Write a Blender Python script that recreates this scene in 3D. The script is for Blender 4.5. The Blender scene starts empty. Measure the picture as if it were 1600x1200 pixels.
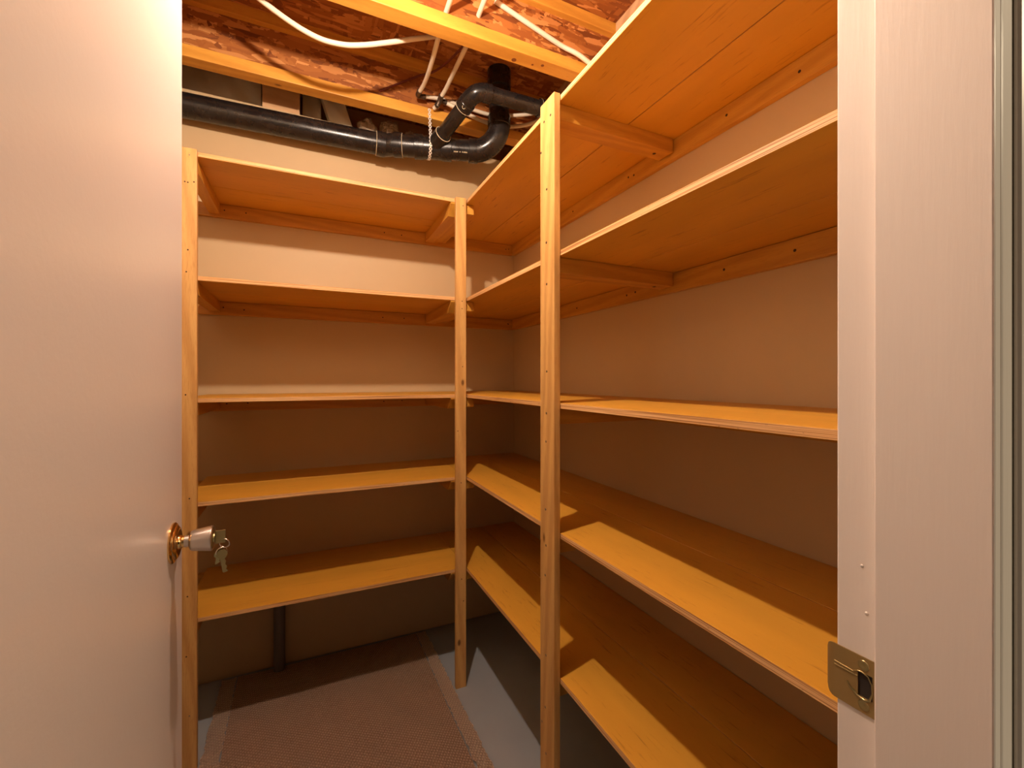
import bpy, bmesh, math, random
from mathutils import Vector, Matrix
random.seed(4)
S = bpy.context.scene
C = S.collection

# ------------------------------------------------------------------ camera
cam_d = bpy.data.cameras.new('camera')
cam = bpy.data.objects.new('camera', cam_d); C.objects.link(cam)
cam.location = (0, 0, 1.25)
cam.rotation_euler = (math.radians(90), 0, -math.radians(25.01))
cam_d.sensor_width = 36; cam_d.lens = 686 / 1600 * 36
cam_d.shift_y = -7.8 / 1600
cam_d.clip_start = 0.02
S.camera = cam
# ------------------------------------------------------------------ exposure, world, lights
S.view_settings.view_transform = 'Standard'; S.view_settings.look = 'None'
S.view_settings.exposure = 0.03; S.view_settings.gamma = 1
S.view_settings.use_curve_mapping = False
W = bpy.data.worlds.new('world'); S.world = W; W.use_nodes = True
W.node_tree.nodes['Background'].inputs[0].default_value = (1, .84, .62, 1)
W.node_tree.nodes['Background'].inputs[1].default_value = 0.015
BULB_STRENGTH = 4300.0
BULB_COLOR = (1.0, .78, .61)
hl = bpy.data.lights.new('hall_fill', 'AREA'); hl.shape = 'DISK'; hl.size = .35; hl.energy = 40.0  # unseen fill light added on the hall side to brighten the casing
hl.color = (1, .80, .54)
hlo = bpy.data.objects.new('hall_fill', hl); C.objects.link(hlo)
hlo.location = (1.5, -1.0, 2.3)
hlo.rotation_euler = (0, 0, 0)

# ------------------------------------------------------------------ node materials
def new_mat(name):
    m = bpy.data.materials.new(name); m.use_nodes = True
    nt = m.node_tree; b = nt.nodes['Principled BSDF']
    return m, nt, b
def N(nt, t, **k):
    n = nt.nodes.new(t)
    for a, v in k.items(): setattr(n, a, v)
    return n
def coords(nt, scale=(1, 1, 1), rot=(0, 0, 0)):
    tc = N(nt, 'ShaderNodeTexCoord'); mp = N(nt, 'ShaderNodeMapping')
    mp.inputs['Scale'].default_value = scale; mp.inputs['Rotation'].default_value = rot
    nt.links.new(tc.outputs['Object'], mp.inputs['Vector'])
    return mp.outputs[0]
def ramp(nt, src, stops):
    r = N(nt, 'ShaderNodeValToRGB'); e = r.color_ramp.elements
    e[0].position, e[0].color = stops[0][0], (*stops[0][1], 1)
    e[1].position, e[1].color = stops[1][0], (*stops[1][1], 1)
    for p, c in stops[2:]:
        x = e.new(p); x.color = (*c, 1)
    nt.links.new(src, r.inputs[0]); return r.outputs[0]
def noise(nt, vec, scale, detail=4, rough=.55, dist=0):
    n = N(nt, 'ShaderNodeTexNoise'); n.inputs['Scale'].default_value = scale
    n.inputs['Detail'].default_value = detail; n.inputs['Roughness'].default_value = rough
    n.inputs['Distortion'].default_value = dist
    nt.links.new(vec, n.inputs['Vector']); return n.outputs['Fac']
def mixc(nt, fac, a, b, mode='MIX'):
    m = N(nt, 'ShaderNodeMix', data_type='RGBA', blend_type=mode)
    if isinstance(fac, (int, float)): m.inputs[0].default_value = fac
    else: nt.links.new(fac, m.inputs[0])
    for s, i in ((a, 6), (b, 7)):
        if isinstance(s, tuple): m.inputs[i].default_value = (*s, 1)
        else: nt.links.new(s, m.inputs[i])
    return m.outputs[2]
def bump(nt, b, h, strength, dist=.001):
    n = N(nt, 'ShaderNodeBump'); n.inputs['Strength'].default_value = strength
    n.inputs['Distance'].default_value = dist
    nt.links.new(h, n.inputs['Height']); nt.links.new(n.outputs[0], b.inputs['Normal'])

def mat_paint(name, col, rough=.4, scale=60, bs=.25, var=.04, vec_scale=(1, 1, 1), bd=.001):
    m, nt, b = new_mat(name)
    v = coords(nt, vec_scale)
    f = noise(nt, v, 3, 3)
    dark = tuple(c * (1 - var * 2) for c in col)
    nt.links.new(ramp(nt, f, [(.3, dark), (.7, col)]), b.inputs['Base Color'])
    b.inputs['Roughness'].default_value = rough
    bump(nt, b, noise(nt, v, scale, 3), bs, bd)
    return m
def mat_plain(name, col, rough=.5, metal=0.0):
    m, nt, b = new_mat(name)
    b.inputs['Base Color'].default_value = (*col, 1)
    b.inputs['Roughness'].default_value = rough; b.inputs['Metallic'].default_value = metal
    return m
def mat_board(name, base, streak, axis='X'):
    """varnished plywood face with sparse darker streaks along the grain"""
    m, nt, b = new_mat(name)
    sc = (1, 12, 12) if axis == 'X' else (12, 1, 12)
    v = coords(nt, sc)
    v2 = coords(nt, (1, 5, 5) if axis == 'X' else (5, 1, 5))
    big = ramp(nt, noise(nt, v2, 1.6, 4), [(.3, tuple(c * .88 for c in base)), (.7, tuple(min(1, c * 1.07) for c in base))])
    st = ramp(nt, noise(nt, v, 9, 5, .7), [(.60, (0, 0, 0)), (.75, (1, 1, 1))])
    c = mixc(nt, st, big, streak)
    nt.links.new(c, b.inputs['Base Color'])
    b.inputs['Roughness'].default_value = .42
    bump(nt, b, noise(nt, v, 14, 3), .12)
    return m
def mat_pine(name, base, dark, axis='Z', knots=True, rings=26, rough=.45):
    """sawn pine: warped growth rings stretched along the board, with knots"""
    m, nt, b = new_mat(name)
    sc = {'X': (.6, 7, 7), 'Y': (7, .6, 7), 'Z': (7, 7, .6)}[axis]
    v = coords(nt, sc)
    w = N(nt, 'ShaderNodeTexWave', wave_type='BANDS', bands_direction='DIAGONAL')
    w.inputs['Scale'].default_value = rings / 12; w.inputs['Distortion'].default_value = 6
    w.inputs['Detail'].default_value = 3; w.inputs['Detail Scale'].default_value = 1.2
    nt.links.new(v, w.inputs['Vector'])
    c = ramp(nt, w.outputs['Fac'], [(.1, base), (.95, tuple(a * .62 + d * .38 for a, d in zip(base, dark)))])
    fine = noise(nt, coords(nt, tuple(s * 6 for s in sc)), 8, 4)
    c = mixc(nt, ramp(nt, fine, [(.5, (0, 0, 0)), (.8, (.5, .5, .5))]), c, dark)
    if knots:
        vo = N(nt, 'ShaderNodeTexVoronoi'); vo.inputs['Scale'].default_value = 5.5
        nt.links.new(coords(nt, {'X': (.8, 1.6, 1.6), 'Y': (1.6, .8, 1.6), 'Z': (1.6, 1.6, .8)}[axis]), vo.inputs['Vector'])
        kn = ramp(nt, vo.outputs['Distance'], [(.035, (1, 1, 1)), (.075, (0, 0, 0))])
        c = mixc(nt, kn, c, tuple(d * .45 for d in dark))
    nt.links.new(c, b.inputs['Base Color']); b.inputs['Roughness'].default_value = rough
    bump(nt, b, fine, .15)
    return m
def mat_plyedge(name, light, mid, dark):
    m, nt, b = new_mat(name)
    v = coords(nt, (2.5, 2.5, 520))
    c = ramp(nt, noise(nt, v, 1, 2, .5), [(.35, dark), (.47, mid), (.56, light), (.75, light)])
    pt = ramp(nt, noise(nt, coords(nt, (40, 40, 160)), 1.3, 3), [(.68, (0, 0, 0)), (.76, (1, 1, 1))])
    c = mixc(nt, pt, c, tuple(x * .35 for x in dark))
    nt.links.new(c, b.inputs['Base Color']); b.inputs['Roughness'].default_value = .6
    return m
def mat_osb(name):
    """strand board: three crossing layers of long thin flakes"""
    m, nt, b = new_mat(name)
    cols = [(0, (.12, .026, .004)), (1, (.72, .34, .11)), (.25, (.26, .075, .012)), (.7, (.42, .15, .030))]
    out = None
    for k, (r, s) in enumerate((((0, .25, 0), (16, 85, 95)), ((0, -.6, .7), (90, 22, 90)), ((0, 1.0, -.8), (18, 95, 80)))):
        dv = coords(nt, s, r)
        nz = N(nt, 'ShaderNodeTexNoise'); nz.inputs['Scale'].default_value = .9; nz.inputs['Detail'].default_value = 4
        nt.links.new(dv, nz.inputs['Vector'])
        ad = N(nt, 'ShaderNodeVectorMath', operation='MULTIPLY_ADD')
        nt.links.new(nz.outputs['Color'], ad.inputs[0]); ad.inputs[1].default_value = (1.3, 1.3, 1.3); nt.links.new(dv, ad.inputs[2])
        vo = N(nt, 'ShaderNodeTexVoronoi'); vo.inputs['Scale'].default_value = .62
        nt.links.new(ad.outputs[0], vo.inputs['Vector'])
        sep = N(nt, 'ShaderNodeSeparateColor'); nt.links.new(vo.outputs['Color'], sep.inputs[0])
        col = ramp(nt, sep.outputs[0], cols)
        if out is None: out = col
        else:
            mask = ramp(nt, sep.outputs[1], [(.5, (0, 0, 0)), (.55, (1, 1, 1))])
            out = mixc(nt, mask, out, col)
    out = mixc(nt, .2, out, (.34, .105, .020))
    nt.links.new(out, b.inputs['Base Color']); b.inputs['Roughness'].default_value = .6
    bump(nt, b, sep.outputs[0], .4, .0015)
    return m

M = {}
M['wall'] = mat_paint('wall_paint', (.58, .430, .245), .55, 35, .12, .02)
M['door'] = mat_paint('door_paint', (.68, .60, .555), .30, 110, .22, .01)
M['jamb'] = mat_paint('jamb_paint', (.80, .735, .68), .38, 40, .3, .015, (6, 6, .5), .0006)
M['hall'] = mat_paint('hall_wall_paint', (.70, .67, .55), .6, 60, .15, .02)
M['floor'] = mat_paint('floor_paint', (.34, .37, .40), .5, 25, .12, .08)
M['boardX'] = mat_board('plywood_face', (.66, .330, .038), (.32, .12, .010), 'X')
M['boardY'] = mat_board('plywood_face_side', (.66, .330, .038), (.32, .12, .010), 'Y')
M['edge'] = mat_plyedge('plywood_edge', (.76, .47, .22), (.58, .30, .10), (.32, .13, .04))
M['postZ'] = mat_pine('post_pine', (.64, .375, .125), (.36, .15, .030), 'Z')
M['cleatX'] = mat_pine('cleat_pine', (.60, .29, .04), (.38, .15, .016), 'X')
M['cleatY'] = mat_pine('cleat_pine_side', (.62, .315, .045), (.40, .16, .018), 'Y')
M['joist'] = mat_pine('joist_lumber', (.70, .35, .055), (.46, .18, .02), 'X', True, 20)
M['block'] = mat_pine('block_lumber', (.66, .42, .22), (.40, .18, .07), 'X', True, 12, .7)
M['osb'] = mat_osb('osb_board')
M['screw'] = mat_plain('screw_steel', (.30, .25, .18), .35, 1)
M['nail'] = mat_plain('nail_hole', (.05, .02, .01), .8)
M['knot'] = mat_plain('pine_knot', (.22, .07, .015), .5)
M['gluel'] = mat_plain('pipe_cement', (.60, .52, .36), .5)
M['pex'] = mat_paint('pex_plastic', (.78, .68, .53), .4, 50, .05, .03)
M['copper'] = mat_plain('crimp_ring', (.10, .07, .05), .35, .7)
M['zinc'] = mat_plain('zinc_strap', (.82, .78, .72), .4, .25)
M['cable'] = mat_plain('cable_sheath', (.16, .03, .02), .5)
M['brass'] = mat_plain('polished_brass', (.82, .56, .24), .18, 1)
M['steel'] = mat_plain('satin_steel', (.62, .57, .53), .30, 1)
M['keybrass'] = mat_plain('key_metal', (.42, .35, .17), .35, 1)
M['chrome'] = mat_plain('ring_chrome', (.78, .74, .68), .15, 1)
M['strike'] = mat_paint('strike_brass', (.40, .27, .10), .42, 40, .1, .1)
M['strike'].node_tree.nodes['Principled BSDF'].inputs['Metallic'].default_value = .45
M['dark'] = mat_plain('recess_shade', (.03, .02, .015), .9)  # shade inside the latch hole, put into the colour
M['grey'] = mat_plain('grey_pvc', (.16, .15, .145), .45)
M['ceramic'] = mat_plain('white_porcelain', (.8, .78, .74), .3)
M['ins'] = mat_paint('batt_facing', (.84, .77, .62), .65, 30, .5, .15, (1, 1, 1), .004)
M['fluff'] = mat_paint('glass_wool', (.62, .48, .34), .95, 60, 1, .2, (1, 1, 1), .006)

def mk_abs():
    m, nt, b = new_mat('black_abs')
    v = coords(nt)
    dust = ramp(nt, noise(nt, v, 14, 6, .7), [(.48, (0, 0, 0)), (.85, (.55, .55, .55))])
    c = mixc(nt, dust, (.012, .010, .010), (.055, .042, .034))
    nt.links.new(c, b.inputs['Base Color'])
    nt.links.new(ramp(nt, noise(nt, v, 20, 4), [(.3, (.17, .17, .17)), (.8, (.42, .42, .42))]), b.inputs['Roughness'])
    bump(nt, b, noise(nt, v, 30, 4), .05)
    return m
M['abs'] = mk_abs()
def mk_rug(name, c1, c2):
    m, nt, b = new_mat(name)
    v = coords(nt, (1, 1, 1), (0, 0, .6))
    def wave(d):
        w = N(nt, 'ShaderNodeTexWave', wave_type='BANDS', bands_direction=d)
        w.inputs['Scale'].default_value = 32; w.inputs['Distortion'].default_value = 1.0
        w.inputs['Detail'].default_value = 1; w.inputs['Detail Scale'].default_value = 2
        nt.links.new(v, w.inputs['Vector']); return w.outputs['Fac']
    mx = N(nt, 'ShaderNodeMath', operation='MULTIPLY'); nt.links.new(wave('X'), mx.inputs[0]); nt.links.new(wave('Y'), mx.inputs[1])
    c = ramp(nt, mx.outputs[0], [(.05, c1), (.6, c2)])
    c = mixc(nt, .35, c, ramp(nt, noise(nt, coords(nt), 240, 2), [(.35, c1), (.65, c2)]))
    nt.links.new(c, b.inputs['Base Color']); b.inputs['Roughness'].default_value = .95
    bump(nt, b, mx.outputs[0], .9, .004)
    return m
M['rug'] = mk_rug('rug_weave', (.42, .27, .18), (.80, .59, .43))
M['rugband'] = mk_rug('rug_band_weave', (.55, .40, .30), (.88, .72, .56))
m, nt, b = new_mat('lit_bulb_glass')
b.inputs['Emission Color'].default_value = (*BULB_COLOR, 1); b.inputs['Emission Strength'].default_value = BULB_STRENGTH
M['bulb'] = m

# ------------------------------------------------------------------ geometry helpers
def thing(name, loc=(0, 0, 0), label=None, cat=None, group=None, kind=None):
    o = bpy.data.objects.new(name, None); C.objects.link(o); o.location = loc; o.empty_display_size = .05
    tag(o, label, cat, group, kind); return o
def tag(o, label=None, cat=None, group=None, kind=None):
    if label: o['label'] = label
    if cat: o['category'] = cat
    if group: o['group'] = group
    if kind: o['kind'] = kind
    return o
def root_offset(o):
    v = Vector((0, 0, 0))
    while o is not None: v += o.location; o = o.parent
    return v
def obj(name, bm, mats, parent=None, smooth=False):
    """links a bmesh built in room coordinates as one mesh object under its parent"""
    if parent is not None: bmesh.ops.translate(bm, verts=bm.verts, vec=-root_offset(parent))
    me = bpy.data.meshes.new(name); bmesh.ops.recalc_face_normals(bm, faces=bm.faces)
    bm.to_mesh(me); bm.free()
    for mt in (mats if isinstance(mats, (list, tuple)) else [mats]): me.materials.append(mt)
    if smooth:
        for p in me.polygons: p.use_smooth = True
    o = bpy.data.objects.new(name, me); C.objects.link(o)
    if parent is not None: o.parent = parent
    if smooth:
        md = o.modifiers.new('es', 'EDGE_SPLIT'); md.split_angle = math.radians(38)
    return o
def box(bm, x0, x1, y0, y1, z0, z1, bev=0.0, edge_slot=None):
    r = bmesh.ops.create_cube(bm, size=1)
    vs = r['verts']
    for v in vs:
        v.co = Vector((x0 + (v.co.x + .5) * (x1 - x0), y0 + (v.co.y + .5) * (y1 - y0), z0 + (v.co.z + .5) * (z1 - z0)))
    fs = list({f for v in vs for f in v.link_faces})
    if edge_slot is not None:
        for f in fs:
            f.normal_update()
            if abs(f.normal.z) < .5: f.material_index = edge_slot
    if bev > 0:
        es = list({e for v in vs for e in v.link_edges})
        bmesh.ops.bevel(bm, geom=es, offset=bev, segments=2, profile=.5, affect='EDGES')
    return bm
def B(*a, **k): return box(bmesh.new(), *a, **k)
def prism(bm, pts, axis, a, b):
    """extrude polygon pts (in the two other axes) along axis from a to b"""
    def P(p, t):
        return {'X': (t, p[0], p[1]), 'Y': (p[0], t, p[1]), 'Z': (p[0], p[1], t)}[axis]
    v0 = [bm.verts.new(P(p, a)) for p in pts]; v1 = [bm.verts.new(P(p, b)) for p in pts]
    bm.faces.new(v0); bm.faces.new(v1[::-1])
    n = len(pts)
    for i in range(n): bm.faces.new((v0[i], v0[(i + 1) % n], v1[(i + 1) % n], v1[i]))
    return bm
def spline(pts, n=8):
    P = [Vector(p) for p in pts]
    if len(P) < 3: return P
    out = []
    Q = [2 * P[0] - P[1]] + P + [2 * P[-1] - P[-2]]
    for i in range(1, len(Q) - 2):
        for k in range(n):
            t = k / n; a, b_, c, d = Q[i - 1:i + 3]
            out.append(.5 * ((2 * b_) + (c - a) * t + (2 * a - 5 * b_ + 4 * c - d) * t * t + (3 * b_ - a - 3 * c + d) * t ** 3))
    out.append(P[-1]); return out
def tube(bm, pts, r, seg=20, smooth_n=0):
    P = spline(pts, smooth_n) if smooth_n else [Vector(p) for p in pts]
    R = r if isinstance(r, (list, tuple)) else [r] * len(P)
    up = None; rings = []
    for i, p in enumerate(P):
        d = (P[min(i + 1, len(P) - 1)] - P[max(i - 1, 0)]).normalized()
        if up is None:
            up = Vector((0, 0, 1)) if abs(d.z) < .9 else Vector((0, 1, 0))
        x = (up - d * up.dot(d)).normalized(); up = x; y = d.cross(x)
        rings.append([bm.verts.new(p + R[i] * (math.cos(a) * x + math.sin(a) * y)) for a in [2 * math.pi * k / seg for k in range(seg)]])
    for a, b_ in zip(rings, rings[1:]):
        for k in range(seg): bm.faces.new((a[k], a[(k + 1) % seg], b_[(k + 1) % seg], b_[k]))
    bm.faces.new(rings[0][::-1]); bm.faces.new(rings[-1])
    return bm
def lathe(bm, origin, axis, prof, seg=40):
    """prof: list of (distance along axis, radius)"""
    o = Vector(origin); d = Vector(axis).normalized()
    up = Vector((0, 0, 1)) if abs(d.z) < .9 else Vector((1, 0, 0))
    x = (up - d * up.dot(d)).normalized(); y = d.cross(x); rings = []
    for t, r in prof:
        r = max(r, 1e-5)
        rings.append([bm.verts.new(o + d * t + r * (math.cos(a) * x + math.sin(a) * y)) for a in [2 * math.pi * k / seg for k in range(seg)]])
    for a, b_ in zip(rings, rings[1:]):
        for k in range(seg): bm.faces.new((a[k], a[(k + 1) % seg], b_[(k + 1) % seg], b_[k]))
    bm.faces.new(rings[0][::-1]); bm.faces.new(rings[-1])
    return bm
def torus(bm, c, n, R, r, seg=28, sub=8, sx=1.0):
    n = Vector(n).normalized(); up = Vector((0, 0, 1)) if abs(n.z) < .9 else Vector((1, 0, 0))
    x = (up - n * up.dot(n)).normalized(); y = n.cross(x); c = Vector(c); rings = []
    for i in range(seg):
        a = 2 * math.pi * i / seg; rad = math.cos(a) * x * sx + math.sin(a) * y; p = c + R * rad
        rings.append([bm.verts.new(p + r * (math.cos(q) * rad + math.sin(q) * n)) for q in [2 * math.pi * k / sub for k in range(sub)]])
    for i in range(seg):
        a, b_ = rings[i], rings[(i + 1) % seg]
        for k in range(sub): bm.faces.new((a[k], a[(k + 1) % sub], b_[(k + 1) % sub], b_[k]))
    return bm

# ------------------------------------------------------------------ setting
XL, XR, YB = -.475, 1.015, 2.155       # inner faces of left, right and back wall
JT = 2.42                              # underside of joists, top of walls
SUB = 2.67                             # underside of subfloor
def struct(name, bm, mats, parent=None, smooth=False):
    o = obj(name, bm, mats, parent, smooth)
    if parent is None: o['kind'] = 'structure'
    return o
struct('floor', B(-2.2, 2.4, -2.2, 2.5, -.1, 0), M['floor'])
bm = bmesh.new()                       # lower edge of the wall board is a little uneven above the slab
n = 60
pts = [(XL - .1, JT - .003)] + [(XL - .1 + (XR + .2 - XL) * i / n, .008 + .010 * random.random() ** 2 + (.008 if 8 < i < 14 else 0)) for i in range(n + 1)] + [(XR + .1, JT - .003)]
prism(bm, pts, 'Y', YB, YB + .012)
box(bm, XL - .1, XR + .1, YB + .012, 2.45, 0, JT - .003)
struct('wall_back', bm, M['wall'])
struct('wall_right', B(XR, XR + .1, .15, 2.45, 0, JT - .002), M['wall'])
struct('wall_left', B(XL - .1, XL, .15, 2.45, 0, JT - .002), M['wall'])
bm = bmesh.new()
box(bm, .516, XR + .1, .151, .262, 0, JT - .002)
box(bm, XL - .1, -.238, .151, .262, 0, JT - .002)
box(bm, -.238, .516, .151, .262, 2.06, JT - .002)
box(bm, XR + .1, 2.2, .151, .262, 0, SUB)
box(bm, -2.0, XL - .1, .151, .262, 0, SUB)
struct('wall_front', bm, M['hall'])
struct('ceiling', B(-2.2, 2.4, -2.2, 2.6, SUB, SUB + .02), M['osb'])
bm = bmesh.new()
box(bm, XL - .15, XR + .15, 2.451, 2.49, 2.0, SUB)
struct('trim_1', bm, M['block'])       # rim board behind the batts
bm = bmesh.new(); box(bm, XR + .101, XR + .13, .27, 2.45, 2.3, SUB); box(bm, XL - .13, XL - .101, .27, 2.45, 2.3, SUB)
struct('trim_2', bm, M['block'])

# right door jamb: board with rabbet, stop strip, strike plate
jamb = struct('trim_3', B(.495, .5155, .150, .269, 0, 2.05, bev=.0022), M['jamb'])
struct('door_stop', B(.484, .4955, .1505, .231, 0, 2.04, bev=.0016), M['jamb'], jamb)
bm = bmesh.new()
cas = [(.5190, .1505), (.5190, .1485), (.5205, .1465), (.524, .1455), (.57, .137), (.585, .138), (.585, .1505)]
prism(bm, cas, 'Z', 0, 2.10)
struct('trim_4', bm, M['jamb'], None, False)
struct('trim_5', B(-.237, -.2165, .150, .269, 0, 2.05, bev=.0022), M['jamb'])      # hinge jamb
struct('trim_6', B(-.2165, .495, .150, .269, 2.03, 2.05, bev=.001), M['jamb'])    # head jamb
bm = bmesh.new(); box(bm, -.30, -.2425, .130, .1505, 0, 2.10); box(bm, -.30, .585, .130, .1505, 2.101, 2.16)
struct('trim_7', bm, M['jamb'])

# strike plate on the rabbet
def strike_plate():
    zc = .950; hh = .0275; X = .4948; t = .0012
    y0, y1 = .2315, .2700; hy0, hy1, hz = .2365, .2490, .0120
    bm = bmesh.new()
    box(bm, X - t, X, y0, hy0, zc - hh, zc + hh)
    box(bm, X - t, X, hy0, hy1, zc + hz, zc + hh)
    box(bm, X - t, X, hy0, hy1, zc - hh, zc - hz)
    box(bm, X - t, X, hy1, y1, zc - hh, zc + hh)
    ys = [y1 + k * .0015 for k in range(7)]          # curled lip with rounded corners
    prev = None
    for y in ys:
        q = min(1.0, (y - y1) / .009); h = hh - .008 * (1 - math.sqrt(1 - q * q)); x = X - t + .004 * q * q
        cur = [bm.verts.new((x, y, zc - h)), bm.verts.new((x, y, zc + h)), bm.verts.new((x + t, y, zc + h)), bm.verts.new((x + t, y, zc - h))]
        if prev:
            for i in range(4): bm.faces.new((prev[i], prev[(i + 1) % 4], cur[(i + 1) % 4], cur[i]))
        else: bm.faces.new(cur)
        prev = cur
    bm.faces.new(prev)
    pl = obj('strike_plate', bm, M['strike'], jamb); tag(pl, 'brass strike plate')
    xr = X - t - .0004
    bm = bmesh.new()                                  # raised pressing around the latch hole
    low = [(xr, hy1 + .0095, zc - .0035), (xr, hy1 + .006, zc - .0085), (xr, hy1, zc - .0125), (xr, .2430, zc - .0140), (xr, .2385, zc - .0115), (xr, .2365, zc - .0040), (xr, .2370, zc + .0045), (xr, .2400, zc + .0105), (xr, .2450, zc + .0125), (xr, hy1, zc + .0120)]
    tube(bm, low, [.0004, .0010, .0014, .0015, .0012, .0007, .0006, .0006, .0007, .0006], 10, 0)
    tube(bm, [(xr, hy1, zc + .0120), (xr, hy1 + .004, zc + .0090), (xr, y1, zc + .0100)], .0005, 8)
    tube(bm, [(xr, hy1, zc + .0065), (xr, y1, zc + .0065)], .0005, 8)
    obj('latch_hole_rim', bm, M['keybrass'], pl, True)
    obj('latch_hole_shade', B(X - .0001, X + .0001, hy0, hy1, zc - hz, zc + hz), M['dark'], pl)  # flat dark sheet painted as the shade inside the latch hole
    for q in (-1, 1):
        bm = bmesh.new(); lathe(bm, (X - t, .2440, zc + q * .0195), (-1, 0, 0), [(0, .0050), (.0006, .0046), (.0009, .0032), (.0004, .0015), (.0004, 0)], 20)
        obj('screw', bm, M['keybrass'], pl, True)
    for p, rad in (((.4949, .246, 1.066), .0016), ((.4949, .242, 1.021), .0018)):
        bm = bmesh.new(); bmesh.ops.create_icosphere(bm, subdivisions=2, radius=rad, matrix=Matrix.Translation(p) @ Matrix.Diagonal((.4, 1, 1, 1)))
        obj('paint_drip', bm, M['jamb'], jamb, True)
strike_plate()

# ------------------------------------------------------------------ door, open into the closet
door = thing('door_1', (-.218, .255, .008), 'flat white door standing open into the closet', 'door', kind='structure')
obj('door_slab', B(-.2345, -.200, .262, .948, .008, 2.028, bev=.0015), M['door'], door)
for hz in (.25, 1.78):
    bm = bmesh.new(); lathe(bm, (-.1965, .262, hz), (0, 0, 1), [(0, .005), (.09, .005)], 12); obj('hinge', bm, M['brass'], door, True)
K = Vector((-.200, .888, .981))
bm = bmesh.new()
lathe(bm, K, (1, 0, 0), [(0, .0325), (.0022, .0325), (.0034, .0312), (.0044, .0292), (.0048, .0275), (.0062, .0268), (.0080, .0240), (.0092, .0200), (.0092, .0115), (.0120, .0108), (.0135, .0092), (.0175, .0088), (.0185, 0)], 64)
knob = obj('door_handle', bm, M['brass'], door, True); tag(knob, 'round brass rosette of the knob')
bm = bmesh.new()
lathe(bm, K + Vector((.0165, 0, 0)), (1, 0, 0), [(0, .0095), (.006, .0095), (.0072, .0115), (.0078, .0140), (.0092, .0158), (.0120, .0168), (.036, .0205), (.0385, .0203), (.0395, .0190), (.0385, .0180), (.0385, 0)], 64)
ko = obj('knob', bm, M['steel'], knob, True); tag(ko, 'tapered satin steel knob')
bm = bmesh.new(); lathe(bm, K + Vector((.0545, 0, 0)), (1, 0, 0), [(0, .0175), (.0015, .0165), (.0022, .0080), (.0040, .0075), (.0040, 0)], 40)
obj('knob_face', bm, M['keybrass'], knob, True)

# keys
def key_shape(bm, o, u, w, n, head=.0125, blade=.028, th=.0018):
    """o = head centre, u = blade direction, w = width direction, n = thickness direction"""
    o, u, w, n = map(Vector, (o, u, w, n))
    pts = []
    for k in range(10):
        a = math.radians(40 + 280 * k / 9)
        pts.append((math.cos(a) * head * .9, math.sin(a) * head))
    pts += [(head * .8, -.0042), (head * .8 + blade * .95, -.0042), (head * .8 + blade, -.002)]
    x = head * .8 + blade
    for k in range(6):
        pts.append((x - .001 - k * .0042, .0038 - (.0022 if k % 2 else 0)))
    pts.append((head * .8, .0042))
    a = [bm.verts.new(o + u * p[0] + w * p[1] + n * th / 2) for p in pts]
    b_ = [bm.verts.new(o + u * p[0] + w * p[1] - n * th / 2) for p in pts]
    bm.faces.new(a); bm.faces.new(b_[::-1])
    for i in range(len(pts)): bm.faces.new((a[i], b_[i], b_[(i + 1) % len(pts)], a[(i + 1) % len(pts)]))
    return bm
bm = bmesh.new(); kx = K.x + .0605
box(bm, kx - .002, kx + .013, K.y - .0010, K.y + .0010, K.z - .0105, K.z + .0115, bev=.0006)
tag(obj('key', bm, M['keybrass']), 'brass key inserted in the door knob', 'key')
R1 = (kx + .0115, K.y, K.z - .0115)
tag(obj('key_ring', torus(bmesh.new(), R1, (.35, 1, .2), .0080, .0009), M['chrome'], None, True), 'upper bright wire ring through the inserted key', 'key ring')
R2 = (kx + .0075, K.y, K.z - .0265)
tag(obj('key_ring', torus(bmesh.new(), R2, (-.2, 1, -.3), .0078, .0009), M['chrome'], None, True), 'lower wire ring holding the hanging keys', 'key ring')
bm = bmesh.new(); key_shape(bm, (R2[0] + .001, K.y - .003, R2[2] - .002), (.16, 0, -.987), (.987, 0, .16), (0, 1, 0), .0085, .025)
tag(obj('key', bm, M['keybrass']), 'long brass key hanging straight down from the ring', 'key')
bm = bmesh.new(); key_shape(bm, (R2[0] - .004, K.y + .003, R2[2] - .0015), (-.15, .25, -.957), (.9, .1, .3), (.0, 1, .1), .0085, .013)
tag(obj('key', bm, M['keybrass']), 'short key hanging left behind the long one', 'key')

# ------------------------------------------------------------------ shelving
ZT = [1.983, 1.583, 1.188, .852, .478]   # shelf tops
T = .0145
YF, XF = 1.715, .592                      # front edges of back run and side run
def screw_head(x, y, z, axis, parent, r=.0028, mat='screw'):
    bm = bmesh.new(); lathe(bm, (x, y, z), axis, [(-.0004, r), (.0004, r * .9), (.0006, r * .5), (.0001, r * .3), (.0001, 0)], 12)
    obj('screw', bm, M[mat], parent, True)

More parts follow.
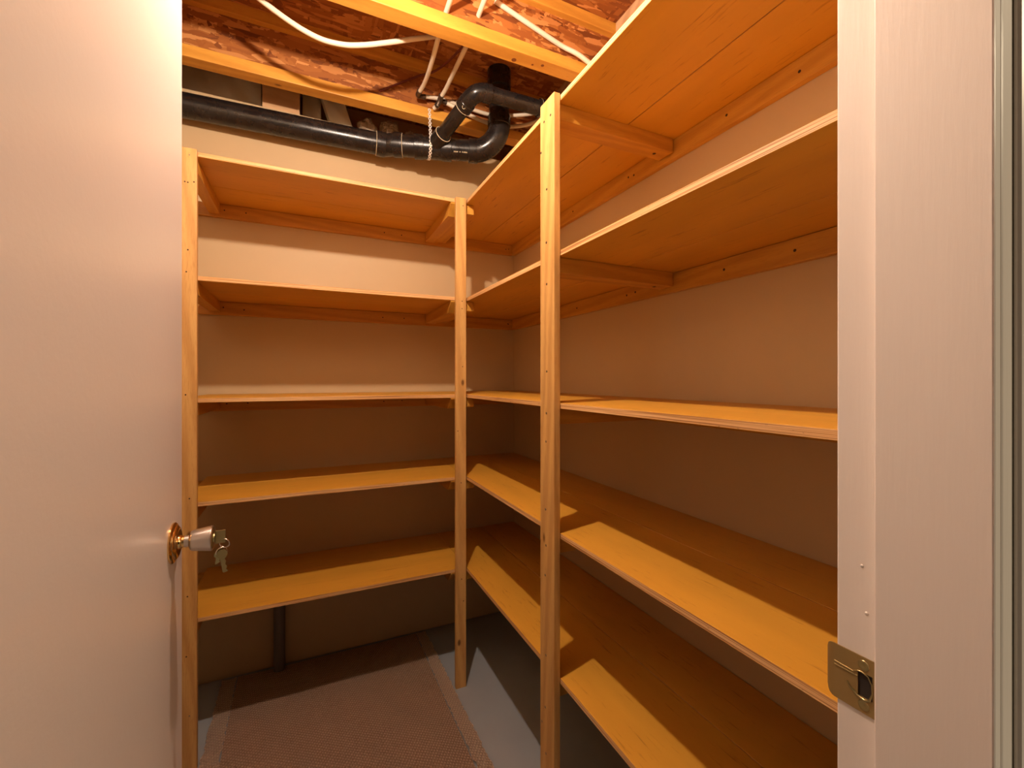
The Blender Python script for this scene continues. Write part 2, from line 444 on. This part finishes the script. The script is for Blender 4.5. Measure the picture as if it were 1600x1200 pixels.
U1 = thing('shelving_unit', (.1, YF, 0), 'five-tier amber wooden shelving along the back wall beside the open door', 'shelving')
U2 = thing('shelving_unit', (XF, 1.1, 0), 'five-tier amber wooden shelving along the right wall beside the door frame', 'shelving')
rr = random.Random(7)
for i, z in enumerate(ZT):
    for (y0, y1) in ((YF, 1.9540), (1.9565, 2.152)):
        obj('shelf_board', B(-.370, XF - .0012, y0, y1, z - T, z, bev=.0008, edge_slot=1), [M['boardX'], M['edge']], U1)
    for (x0, x1) in ((XF, .8200), (.8228, 1.012)):
        obj('shelf_board', B(x0, x1, .285, 2.152, z - T, z, bev=.0008, edge_slot=1), [M['boardY'], M['edge']], U2)
    zb = z - T - .0012
    cl = obj('cleat', B(-.472, 1.000, 2.1365, 2.1545, zb - .054, zb, bev=.0012), M['cleatX'], U1)
    for x in (-.305, -.235, .33, .42, .97, .985):
        screw_head(x + rr.uniform(-.01, .01), 2.1363, zb - .022 - rr.uniform(0, .008), (0, -1, 0), cl, .0030, 'nail')
    cl = obj('cleat', B(.996, 1.0145, .29, 2.135, zb - .055, zb, bev=.0012), M['cleatY'], U2)
    for y in (.62, .82, 1.16, 1.19, 1.52, 1.72):
        screw_head(.9958, y + rr.uniform(-.02, .02), zb - .024 - rr.uniform(0, .008), (-1, 0, 0), cl, .0036, 'nail')
    # supports running front to back under the boards; bevelled at the front
    bm = bmesh.new(); prism(bm, [(1.7165, zb), (1.7165, zb - .018), (1.738, zb - .042), (2.136, zb - .042), (2.136, zb)], 'X', -.362, -.324)
    obj('support', bm, M['cleatY'], U1)
    bm = bmesh.new(); prism(bm, [(1.7165, zb), (1.7165, zb - .004), (1.757, zb - .044), (2.136, zb - .044), (2.136, zb)], 'X', .527, .574)
    obj('support', bm, M['cleatY'], U1)
    bm = bmesh.new(); prism(bm, [(1.7165, zb), (1.7165, zb - .036), (1.7185, zb - .038), (2.136, zb - .038), (2.136, zb)], 'X', .5745, .626)
    obj('support', bm, M['cleatY'], U1)
    bm = bmesh.new(); prism(bm, [(XF + .001, zb), (XF + .001, zb - .036), (XF + .006, zb - .040), (.9895, zb - .040), (.9895, zb)], 'Y', .985, 1.042)
    s = obj('support', bm, M['cleatX'], U2)
    screw_head(.945, 1.015, zb - .0402, (0, 0, -1), s, .0055, 'nail')
post = obj('post', B(-.360, -.3195, 1.6965, 1.7145, 0, 1.984, bev=.0012), M['postZ'], U1)
for z, dx in ((1.962, 0), (1.878, .012), (1.874, -.004), (1.875, -.012), (1.66, -.004), (1.59, -.008), (1.20, -.01), (.87, 0), (.56, -.005), (.18, 0), (.37, -.008)):
    screw_head(-.339 + dx, 1.6963, z, (0, -1, 0), post, .0024, 'screw' if z in (1.962, .18) else 'nail')
post = obj('post', B(.543, .5860, 1.6965, 1.7145, 0, 1.984, bev=.0012), M['postZ'], U1)
for z, dx in ((1.952, .008), (1.565, .004), (1.535, .004), (1.30, .006), (1.04, -.014), (.83, 0), (.44, .002), (.35, .010)):
    screw_head(.5645 + dx, 1.6963, z, (0, -1, 0), post, .0022, 'nail')
post = obj('post', B(.5722, .5905, .972, 1.0455, 0, 1.986, bev=.0014), M['postZ'], U2)
for z, y in ((1.935, .990), (1.935, 1.024), (1.75, 1.010), (1.61, 1.012), (1.50, 1.010), (1.27, 1.010), (1.16, 1.012), (1.085, 1.014), (.905, 1.016), (.81, 1.014),
             (.73, 1.018), (.52, 1.014), (.38, 1.018), (.26, 1.014), (1.86, 1.041), (.33, 1.036)):
    screw_head(.5720, y, z, (-1, 0, 0), post, .0034, 'nail' if z > 1.3 else 'screw')

# ------------------------------------------------------------------ rug and floor pipe
def rug_piece(x0, x1, y0, y1, z, th, skew, seed, nx=12, ny=60, edge=.004):
    r = random.Random(seed); bm = bmesh.new(); g = []
    for j in range(ny + 1):
        row = []
        for i in range(nx + 1):
            x = x0 + (x1 - x0) * i / nx; y = y0 + (y1 - y0) * j / ny
            if i in (0, nx): x += r.uniform(-edge, edge)
            if j in (0, ny): y += r.uniform(-edge, edge)
            x += skew * (1 - (y - 1.0) / 1.14)
            row.append(bm.verts.new((x, y, z + th + .0012 * math.sin(x * 17 + y * 9))))
        g.append(row)
    for j in range(ny):
        for i in range(nx): bm.faces.new((g[j][i], g[j][i + 1], g[j + 1][i + 1], g[j + 1][i]))
    bmesh.ops.solidify(bm, geom=bm.faces[:], thickness=th)
    return bm
rug = thing('rug', (.1, 1.5, 0), 'beige flatwoven rug with paler end bands on the grey floor', 'rug')
obj('woven_field', rug_piece(-.262, .479, .90, 2.142, .0015, .006, .012, 1, 40, 60, .001), M['rug'], rug)
obj('end_band', rug_piece(-.318, -.2625, .90, 2.138, .0015, .0075, .012, 2, 4, 110, .004), M['rugband'], rug)
obj('end_band', rug_piece(.4795, .527, .90, 2.138, .0015, .0075, .018, 3, 4, 110, .004), M['rugband'], rug)
bm = bmesh.new(); lathe(bm, (-.108, 2.1285, 0.0), (0, 0, 1), [(0, .0225), (.455, .0225)], 28)
bp = obj('floor_pipe', bm, M['grey'], None, True); tag(bp, 'thin grey vertical pipe rising from the floor beneath the lowest back shelf', 'pipe')

# ------------------------------------------------------------------ joists
def joist(y0, label):
    t = thing('ceiling_joist', (.3, y0 + .03, JT), label, 'joist')
    obj('bottom_flange', B(-2.0, 2.2, y0, y0 + .060, JT, JT + .045, bev=.002), M['joist'], t)
    # the web's lower edge is bedded in a ragged line of chips
    obj('web', B(-2.0, 2.2, y0 + .0245, y0 + .0355, JT + .045, SUB - .045), M['osb'], t)
    obj('top_flange', B(-2.0, 2.2, y0, y0 + .060, SUB - .045, SUB, bev=.002), M['joist'], t)
    return t
joist(1.940, 'orange wooden I-joist above the black drain pipe near the back wall')
jk = joist(1.412, 'orange knotty I-joist in front of the vertical black pipe')
fl = [c for c in jk.children if c.name.startswith('bottom_flange')][0]
for x, y, q in ((.687, 1.456, .0095), (.760, 1.449, .0045), (.796, 1.437, .0065)):
    bm = bmesh.new(); lathe(bm, (x, y, JT + .0004), (0, 0, -1), [(0, q), (.0008, q * .95), (.0008, 0)], 20); obj('knot', bm, M['knot'], fl, True)
joist(.820, 'wooden I-joist nearest the doorway carrying the lamp')

# batts, blocking, wool at the rim
def slab(x0, x1, y0, y1, z0, z1, seed, amp=.012, n=14):
    r = random.Random(seed); bm = bmesh.new(); box(bm, x0, x1, y0, y1, z0, z1)
    bmesh.ops.subdivide_edges(bm, edges=bm.edges[:], cuts=n, use_grid_fill=True)
    for v in bm.verts:
        a = math.sin(v.co.x * 23 + seed) * math.sin(v.co.z * 19 + seed * 2) + .5 * math.sin(v.co.x * 51 + v.co.z * 37)
        v.co.y -= amp * a * (1 if v.co.y < (y0 + y1) / 2 else 0)
    return bm
tag(obj('insulation_batt', slab(-.53, -.186, 2.25, 2.40, 2.423, 2.66, 1), M['ins'], None, True), 'long grey-white insulation batt above the pipe at far left', 'insulation')
tag(obj('insulation_batt', slab(-.020, .060, 2.30, 2.40, 2.423, 2.66, 3), M['ins'], None, True), 'beige insulation batt just right of the wooden block', 'insulation')
bm = slab(.025, .120, 2.22, 2.275, 2.423, 2.66, 5)
for v in bm.verts:
    v.co.x += (v.co.z - 2.423) * -.35 + .085 + .0
tag(obj('insulation_batt', bm, M['ins'], None, True), 'tilted beige insulation batt beside the dark cavity', 'insulation')
tag(obj('wood_block', B(-.176, -.030, 2.17, 2.30, JT, 2.665, bev=.002), M['block']), 'pale wooden block between joist and wall top above the pipe', 'wood block')
def wool(x, y, z, s, seed):
    bm = bmesh.new(); bmesh.ops.create_icosphere(bm, subdivisions=4, radius=1)
    r = random.Random(seed); ph = [r.uniform(0, 6) for _ in range(6)]
    for v in bm.verts:
        c = v.co
        d = 1 + .16 * math.sin(c.x * 5 + ph[0]) * math.sin(c.z * 4 + ph[1]) + .09 * math.sin(c.x * 11 + ph[2]) * math.sin(c.y * 12 + ph[3]) + .05 * math.sin(c.z * 23 + ph[4])
        v.co = Vector((x, y, z)) + Vector((c.x * s[0] * d, c.y * s[1] * d, c.z * s[2] * d))
    return bm
tag(obj('wool_tuft', wool(.262, 2.24, 2.465, (.045, .05, .045), 1), M['fluff'], None, True), 'left tuft of brown glass wool in the dark cavity', 'insulation')
tag(obj('wool_tuft', wool(.372, 2.235, 2.470, (.046, .05, .052), 2), M['fluff'], None, True), 'middle tallest tuft of brown glass wool in the cavity', 'insulation')
tag(obj('wool_tuft', wool(.472, 2.24, 2.455, (.036, .05, .042), 3), M['fluff'], None, True), 'right smallest tuft of glass wool near the perforated strap', 'insulation')

# ------------------------------------------------------------------ black drain pipework
PZ = 2.311
dp = thing('drain_pipe', (.2, 2.05, PZ), 'glossy black plastic drain pipe with wye branch and vertical stack', 'pipe')
A0 = Vector((-.472, 2.094, 2.3175)); A1 = Vector((.293, 2.050, PZ)); A2 = Vector((.352, 2.032, PZ)); A3 = Vector((.721, 1.922, PZ))
r0 = .0468
obj('pipe', tube(bmesh.new(), [A0, A1], r0, 40), M['abs'], dp, True)
def hub(p, d, ln, r, name='coupling', glue=None, par=None):
    d = Vector(d).normalized(); bm = bmesh.new()
    lathe(bm, Vector(p), d, [(0, r * .9), (0, r - .0012), (.0015, r), (ln - .0015, r), (ln, r - .0012), (ln, r * .9)], 40)
    h = obj(name, bm, M['abs'], par or dp, True)
    if glue is not None:
        obj('cement_line', torus(bmesh.new(), Vector(p) + d * (glue * ln), d, r * .965, .0016, 40, 6), M['gluel'], h, True)
    return h
dA = (A1 - A0).normalized(); dB = (A3 - A2).normalized()
def tp(t): return A2 + dB * t
hub(A1 - dA * .012, dA, .040, r0 + .0055, 'coupling', 0)
bm = bmesh.new(); tube(bm, [A1 + dA * .022, A1 + dA * .034, A2 - dB * .006, A2 + dB * .012], r0 + .001, 40, 6); obj('elbow', bm, M['abs'], dp, True)
hub(tp(.003), dB, .040, r0 + .0055, 'coupling', 1)
obj('pipe', tube(bmesh.new(), [tp(.03), tp(.11)], r0, 40), M['abs'], dp, True)
hub(tp(.096), dB, .042, r0 + .0065, 'wye_hub')
obj('wye_fitting', tube(bmesh.new(), [tp(.13), tp(.23)], r0 + .003, 40), M['abs'], dp, True)
hub(tp(.218), dB, .046, r0 + .0065, 'wye_hub')
obj('pipe', tube(bmesh.new(), [tp(.25), tp(.35)], r0, 40), M['abs'], dp, True)
hub(tp(.342), dB, .042, r0 + .0065, 'elbow_hub')
# long sweep elbow up into the stack
ST = Vector((.802, 1.860, 0)); E0 = tp(.375)
mid = Vector((ST.x, ST.y, PZ)); ee = []
for k in range(11):
    a = math.radians(90 * k / 10); L = (mid - E0).length
    dirh = (mid - E0).normalized()
    ee.append(E0 + dirh * (L * math.sin(a)) + Vector((0, 0, 1)) * (L * .95 * (1 - math.cos(a))))
obj('elbow', tube(bmesh.new(), ee, r0 + .003, 40), M['abs'], dp, True)
zt = ee[-1].z
hub((ee[-1].x, ee[-1].y, zt - .005), (0, 0, 1), .045, r0 + .0058, 'elbow_hub', .95)
st = obj('stack', tube(bmesh.new(), [(ee[-1].x, ee[-1].y, zt), (ee[-1].x, ee[-1].y, SUB - .001)], r0, 40), M['abs'], dp, True)
hub((ee[-1].x, ee[-1].y, SUB - .085), (0, 0, 1), .084, r0 + .007, 'top_coupling')
# branch from wye up to the smaller horizontal pipe
rb = .0305
b0 = tp(.178); b1 = Vector((.612, 1.665, 2.404)); b2 = Vector((.655, 1.660, 2.410)); b3 = Vector((.925, 1.645, 2.404))
bd = (b1 - b0).normalized()
bm = bmesh.new(); tube(bm, [b0, b0 + bd * .085], [r0 * .85, rb + .006], 32); obj('wye_branch', bm, M['abs'], dp, True)
hub(b0 + bd * .07, bd, .024, rb + .0068, 'branch_hub', 1)
obj('branch_pipe', tube(bmesh.new(), [b0 + bd * .08, b1 - bd * .045], rb, 32), M['abs'], dp, True)
eh = hub(b1 - bd * .085, bd, .034, rb + .0055, 'elbow_hub', 0)
bd2 = (b3 - b2).normalized()
obj('elbow', tube(bmesh.new(), [b1 - bd * .052, b1 - bd * .03, b1 - bd * .006 + bd2 * .006, b2 - bd2 * .012, b2 + bd2 * .002], rb + .003, 32, 6), M['abs'], dp, True)
hub(b2 - bd2 * .006, bd2, .030, rb + .0055, 'elbow_hub')
obj('branch_pipe', tube(bmesh.new(), [b2 + bd2 * .02, b3], rb, 32), M['abs'], dp, True)
hub(b3 - bd2 * .034, bd2, .040, rb + .0055, 'elbow_hub', .2)
obj('elbow', tube(bmesh.new(), [b3, b3 + bd2 * .025, b3 + Vector((.045, .025, -.02)), b3 + Vector((.052, .08, -.05))], rb + .003, 32, 5), M['abs'], dp, True)
# moulded C on the branch elbow and pale print on the main pipe
side = bd.cross(Vector((0, 0, 1))).normalized()
cam_dir = (Vector((0, 0, 1.25)) - b1).normalized()
nrm = (cam_dir - bd * cam_dir.dot(bd)).normalized(); tan = bd.cross(nrm)
cpt = b1 - bd * .060 + nrm * (rb + .0062)
bm = bmesh.new(); tube(bm, [cpt + .0062 * (math.cos(a) * bd + math.sin(a) * tan) for a in [math.radians(60 + 240 * k / 10) for k in range(11)]], .0010, 6)
obj('moulded_letter', bm, M['gluel'], eh, True)
pr = obj('printed_mark', B(0, .001, 0, .001, 0, .001), M['gluel'], dp)
bm = bmesh.new(); rp = random.Random(3)
nn = Vector((-dB.y, dB.x, 0)) * -1
if nn.y > 0: nn = -nn
for k in range(12):
    if k in (4, 6): continue
    c = A2 + dB * (.275 + k * .0052) + nn * (r0 * .80 + .0003) + Vector((0, 0, -r0 * .60))
    w = rp.uniform(.0012, .0020)
    vs = [c + dB * sx * w + (nn * .60 + Vector((0, 0, .80))) * sz * .0028 + nn * .0012 + Vector((0, 0, -.0006)) for sx, sz in ((-1, -1), (1, -1), (1, 1), (-1, 1))]
    bm.faces.new([bm.verts.new(v) for v in vs])
me = bpy.data.meshes.new('printed_mark'); bmesh.ops.translate(bm, verts=bm.verts, vec=-root_offset(dp)); bm.to_mesh(me); bm.free(); me.materials.append(M['gluel']); pr.data = me

# black pipe seen behind the shelf edge, low at the wall
tag(obj('vent_pipe', tube(bmesh.new(), [(.80, 2.06, 2.225), (1.013, 2.06, 2.15)], .038, 32), M['abs'], None, True), 'short black pipe behind the top shelf against the back wall', 'pipe')

# perforated strap hanging from the joist, passing in front of and under the pipe
bm = bmesh.new()
sp = A2 + dB * .128
path = [Vector(p) for p in ((.496, 1.9375, 2.454), (.498, 1.935, 2.39), (.499, 1.932, 2.345), (.500, 1.931, 2.315), (.501, 1.935, 2.293), (.503, 1.951, 2.268), (.505, 1.975, 2.257), (.507, 2.0, 2.260), (.508, 2.03, 2.28))]
P = spline(path, 10)
acc = 0; out = [P[0]]; step = .0148
for a, b_ in zip(P, P[1:]):
    acc += (b_ - a).length
    if acc >= step: out.append(b_); acc = 0
for k, p in enumerate(out):
    d = (out[min(k + 1, len(out) - 1)] - out[max(k - 1, 0)]).normalized()
    n_ = d.cross(Vector((1, 0, 0))).normalized()
    # flat ring plate
    x = Vector((1, 0, 0)); ring = []
    for q in range(16):
        a = 2 * math.pi * q / 16; e = math.cos(a) * x + math.sin(a) * d
        ring.append([bm.verts.new(p + e * rad + n_ * t) for rad, t in ((.0032, -.0005), (.0072, -.0005), (.0072, .0005), (.0032, .0005))])
    for q in range(16):
        r1, r2 = ring[q], ring[(q + 1) % 16]
        for w in range(4): bm.faces.new((r1[w], r1[(w + 1) % 4], r2[(w + 1) % 4], r2[w]))
    if k < len(out) - 1:
        a, c2 = p + d * .0055, out[k + 1] - d * .0055
        vs = [bm.verts.new(v) for v in (a - x * .0035, a + x * .0035, c2 + x * .0035, c2 - x * .0035)]
        bm.faces.new(vs)
tag(obj('pipe_strap', bm, M['zinc']), 'silvery perforated metal strap holding the black drain pipe', 'pipe strap')

# ------------------------------------------------------------------ white water pipes
rw = .0085
def pex(name_label, segs, elbows=(), clamps=()):
    t = thing('water_pipe', segs[0][0], name_label, 'pipe')
    for s in segs: obj('pipe', tube(bmesh.new(), s, rw, 14, 8), M['pex'], t, True)
    for e in elbows: obj('elbow', tube(bmesh.new(), e, rw + .0018, 14, 4), M['copper'], t, True)
    for c, d in clamps: 
        bm = bmesh.new(); lathe(bm, c, d, [(-.005, rw), (-.005, rw + .0028), (.005, rw + .0028), (.005, rw)], 20); obj('crimp_ring', bm, M['copper'], t, True)
    return t
pex('white plastic water pipe crossing down at left then running right behind the drain stack',
    [[(.425, 1.30, 2.500), (.425, 1.50, 2.480), (.425, 1.55, 2.465), (.438, 1.70, 2.474), (.444, 1.82, 2.486), (.437, 1.895, 2.487)],
     [(.456, 1.928, 2.501), (.544, 1.932, 2.513), (.641, 1.932, 2.509), (.784, 1.932, 2.504), (.890, 1.920, 2.52), (.975, 1.860, 2.519), (1.045, 1.750, 2.510), (1.10, 1.62, 2.50)]],
    [[(.437, 1.885, 2.487), (.437, 1.905, 2.489), (.444, 1.918, 2.491), (.462, 1.921, 2.494)]],
    [((.438, 1.880, 2.487), (0, 1, 0)), ((.468, 1.921, 2.495), (1, .05, .1))])
pex('white plastic water pipe next to the strap, its lower run sagging beside the joist flange',
    [[(.541, 1.30, 2.540), (.541, 1.50, 2.505), (.533, 1.56, 2.480), (.537, 1.70, 2.490), (.538, 1.82, 2.492), (.530, 1.880, 2.484)],
     [(.524, 1.892, 2.463), (.513, 1.922, 2.457)],
     [(.548, 1.908, 2.490), (.632, 1.905, 2.471), (.713, 1.918, 2.460), (.814, 1.925, 2.455), (.890, 1.912, 2.462), (.950, 1.840, 2.452), (.975, 1.740, 2.440), (1.0, 1.6, 2.45)]],
    [[(.530, 1.875, 2.486), (.528, 1.888, 2.474), (.522, 1.898, 2.460)], [(.529, 1.890, 2.484), (.540, 1.903, 2.488), (.556, 1.908, 2.489)]],
    [((.531, 1.868, 2.486), (0, 1, -.1)), ((.562, 1.908, 2.488), (1, 0, -.2)), ((.521, 1.900, 2.461), (-.3, .8, -.2))])
pex('thick cream water pipe sagging below the front joist at the top edge',
    [[(-.30, 1.62, 2.56), (-.094, 1.61, 2.440), (.019, 1.60, 2.390), (.098, 1.59, 2.381), (.169, 1.58, 2.393), (.265, 1.58, 2.434), (.379, 1.58, 2.487), (.583, 1.60, 2.586), (.75, 1.62, 2.61)]])
pex('straight cream water pipe clipped along the front joist above the top right shelf',
    [[(.60, 1.430, 2.585), (.742, 1.425, 2.542), (.827, 1.422, 2.517), (.876, 1.418, 2.502), (.930, 1.398, 2.476), (1.008, 1.385, 2.440), (1.10, 1.37, 2.44)]])
cb = obj('cable', tube(bmesh.new(), [(.28, 1.955, 2.49), (.301, 1.953, 2.502), (.411, 1.952, 2.576), (.453, 1.945, 2.600), (.512, 1.90, 2.610), (.555, 1.80, 2.612), (.578, 1.66, 2.601), (.59, 1.50, 2.61)], .0045, 10, 8), M['cable'], None, True)
tag(cb, 'dark red electrical cable crossing the chipboard web between the white pipes', 'cable')

# ------------------------------------------------------------------ closet lamp on the nearest joist
lp = thing('ceiling_lamp', (.10, .850, JT), 'white porcelain lampholder with a bare lit bulb', 'lamp')
bm = bmesh.new(); lathe(bm, (.10, .850, JT - .0005), (0, 0, -1), [(0, .055), (.012, .055), (.020, .045), (.026, .028), (.062, .024), (.062, 0)], 32)
obj('lampholder', bm, M['ceramic'], lp, True)
bm = bmesh.new(); lathe(bm, (.10, .850, JT - .0630), (0, 0, -1), [(0, .010), (.080, .010), (.082, 0)], 24)
obj('lamp_neck', bm, M['ceramic'], lp, True)
bm = bmesh.new(); lathe(bm, (.10, .850, JT - .1455), (0, 0, -1), [(0, .009), (.006, .014), (.015, .018), (.024, .018), (.033, .013), (.038, 0)], 16)
obj('light_bulb', bm, M['bulb'], lp, True)
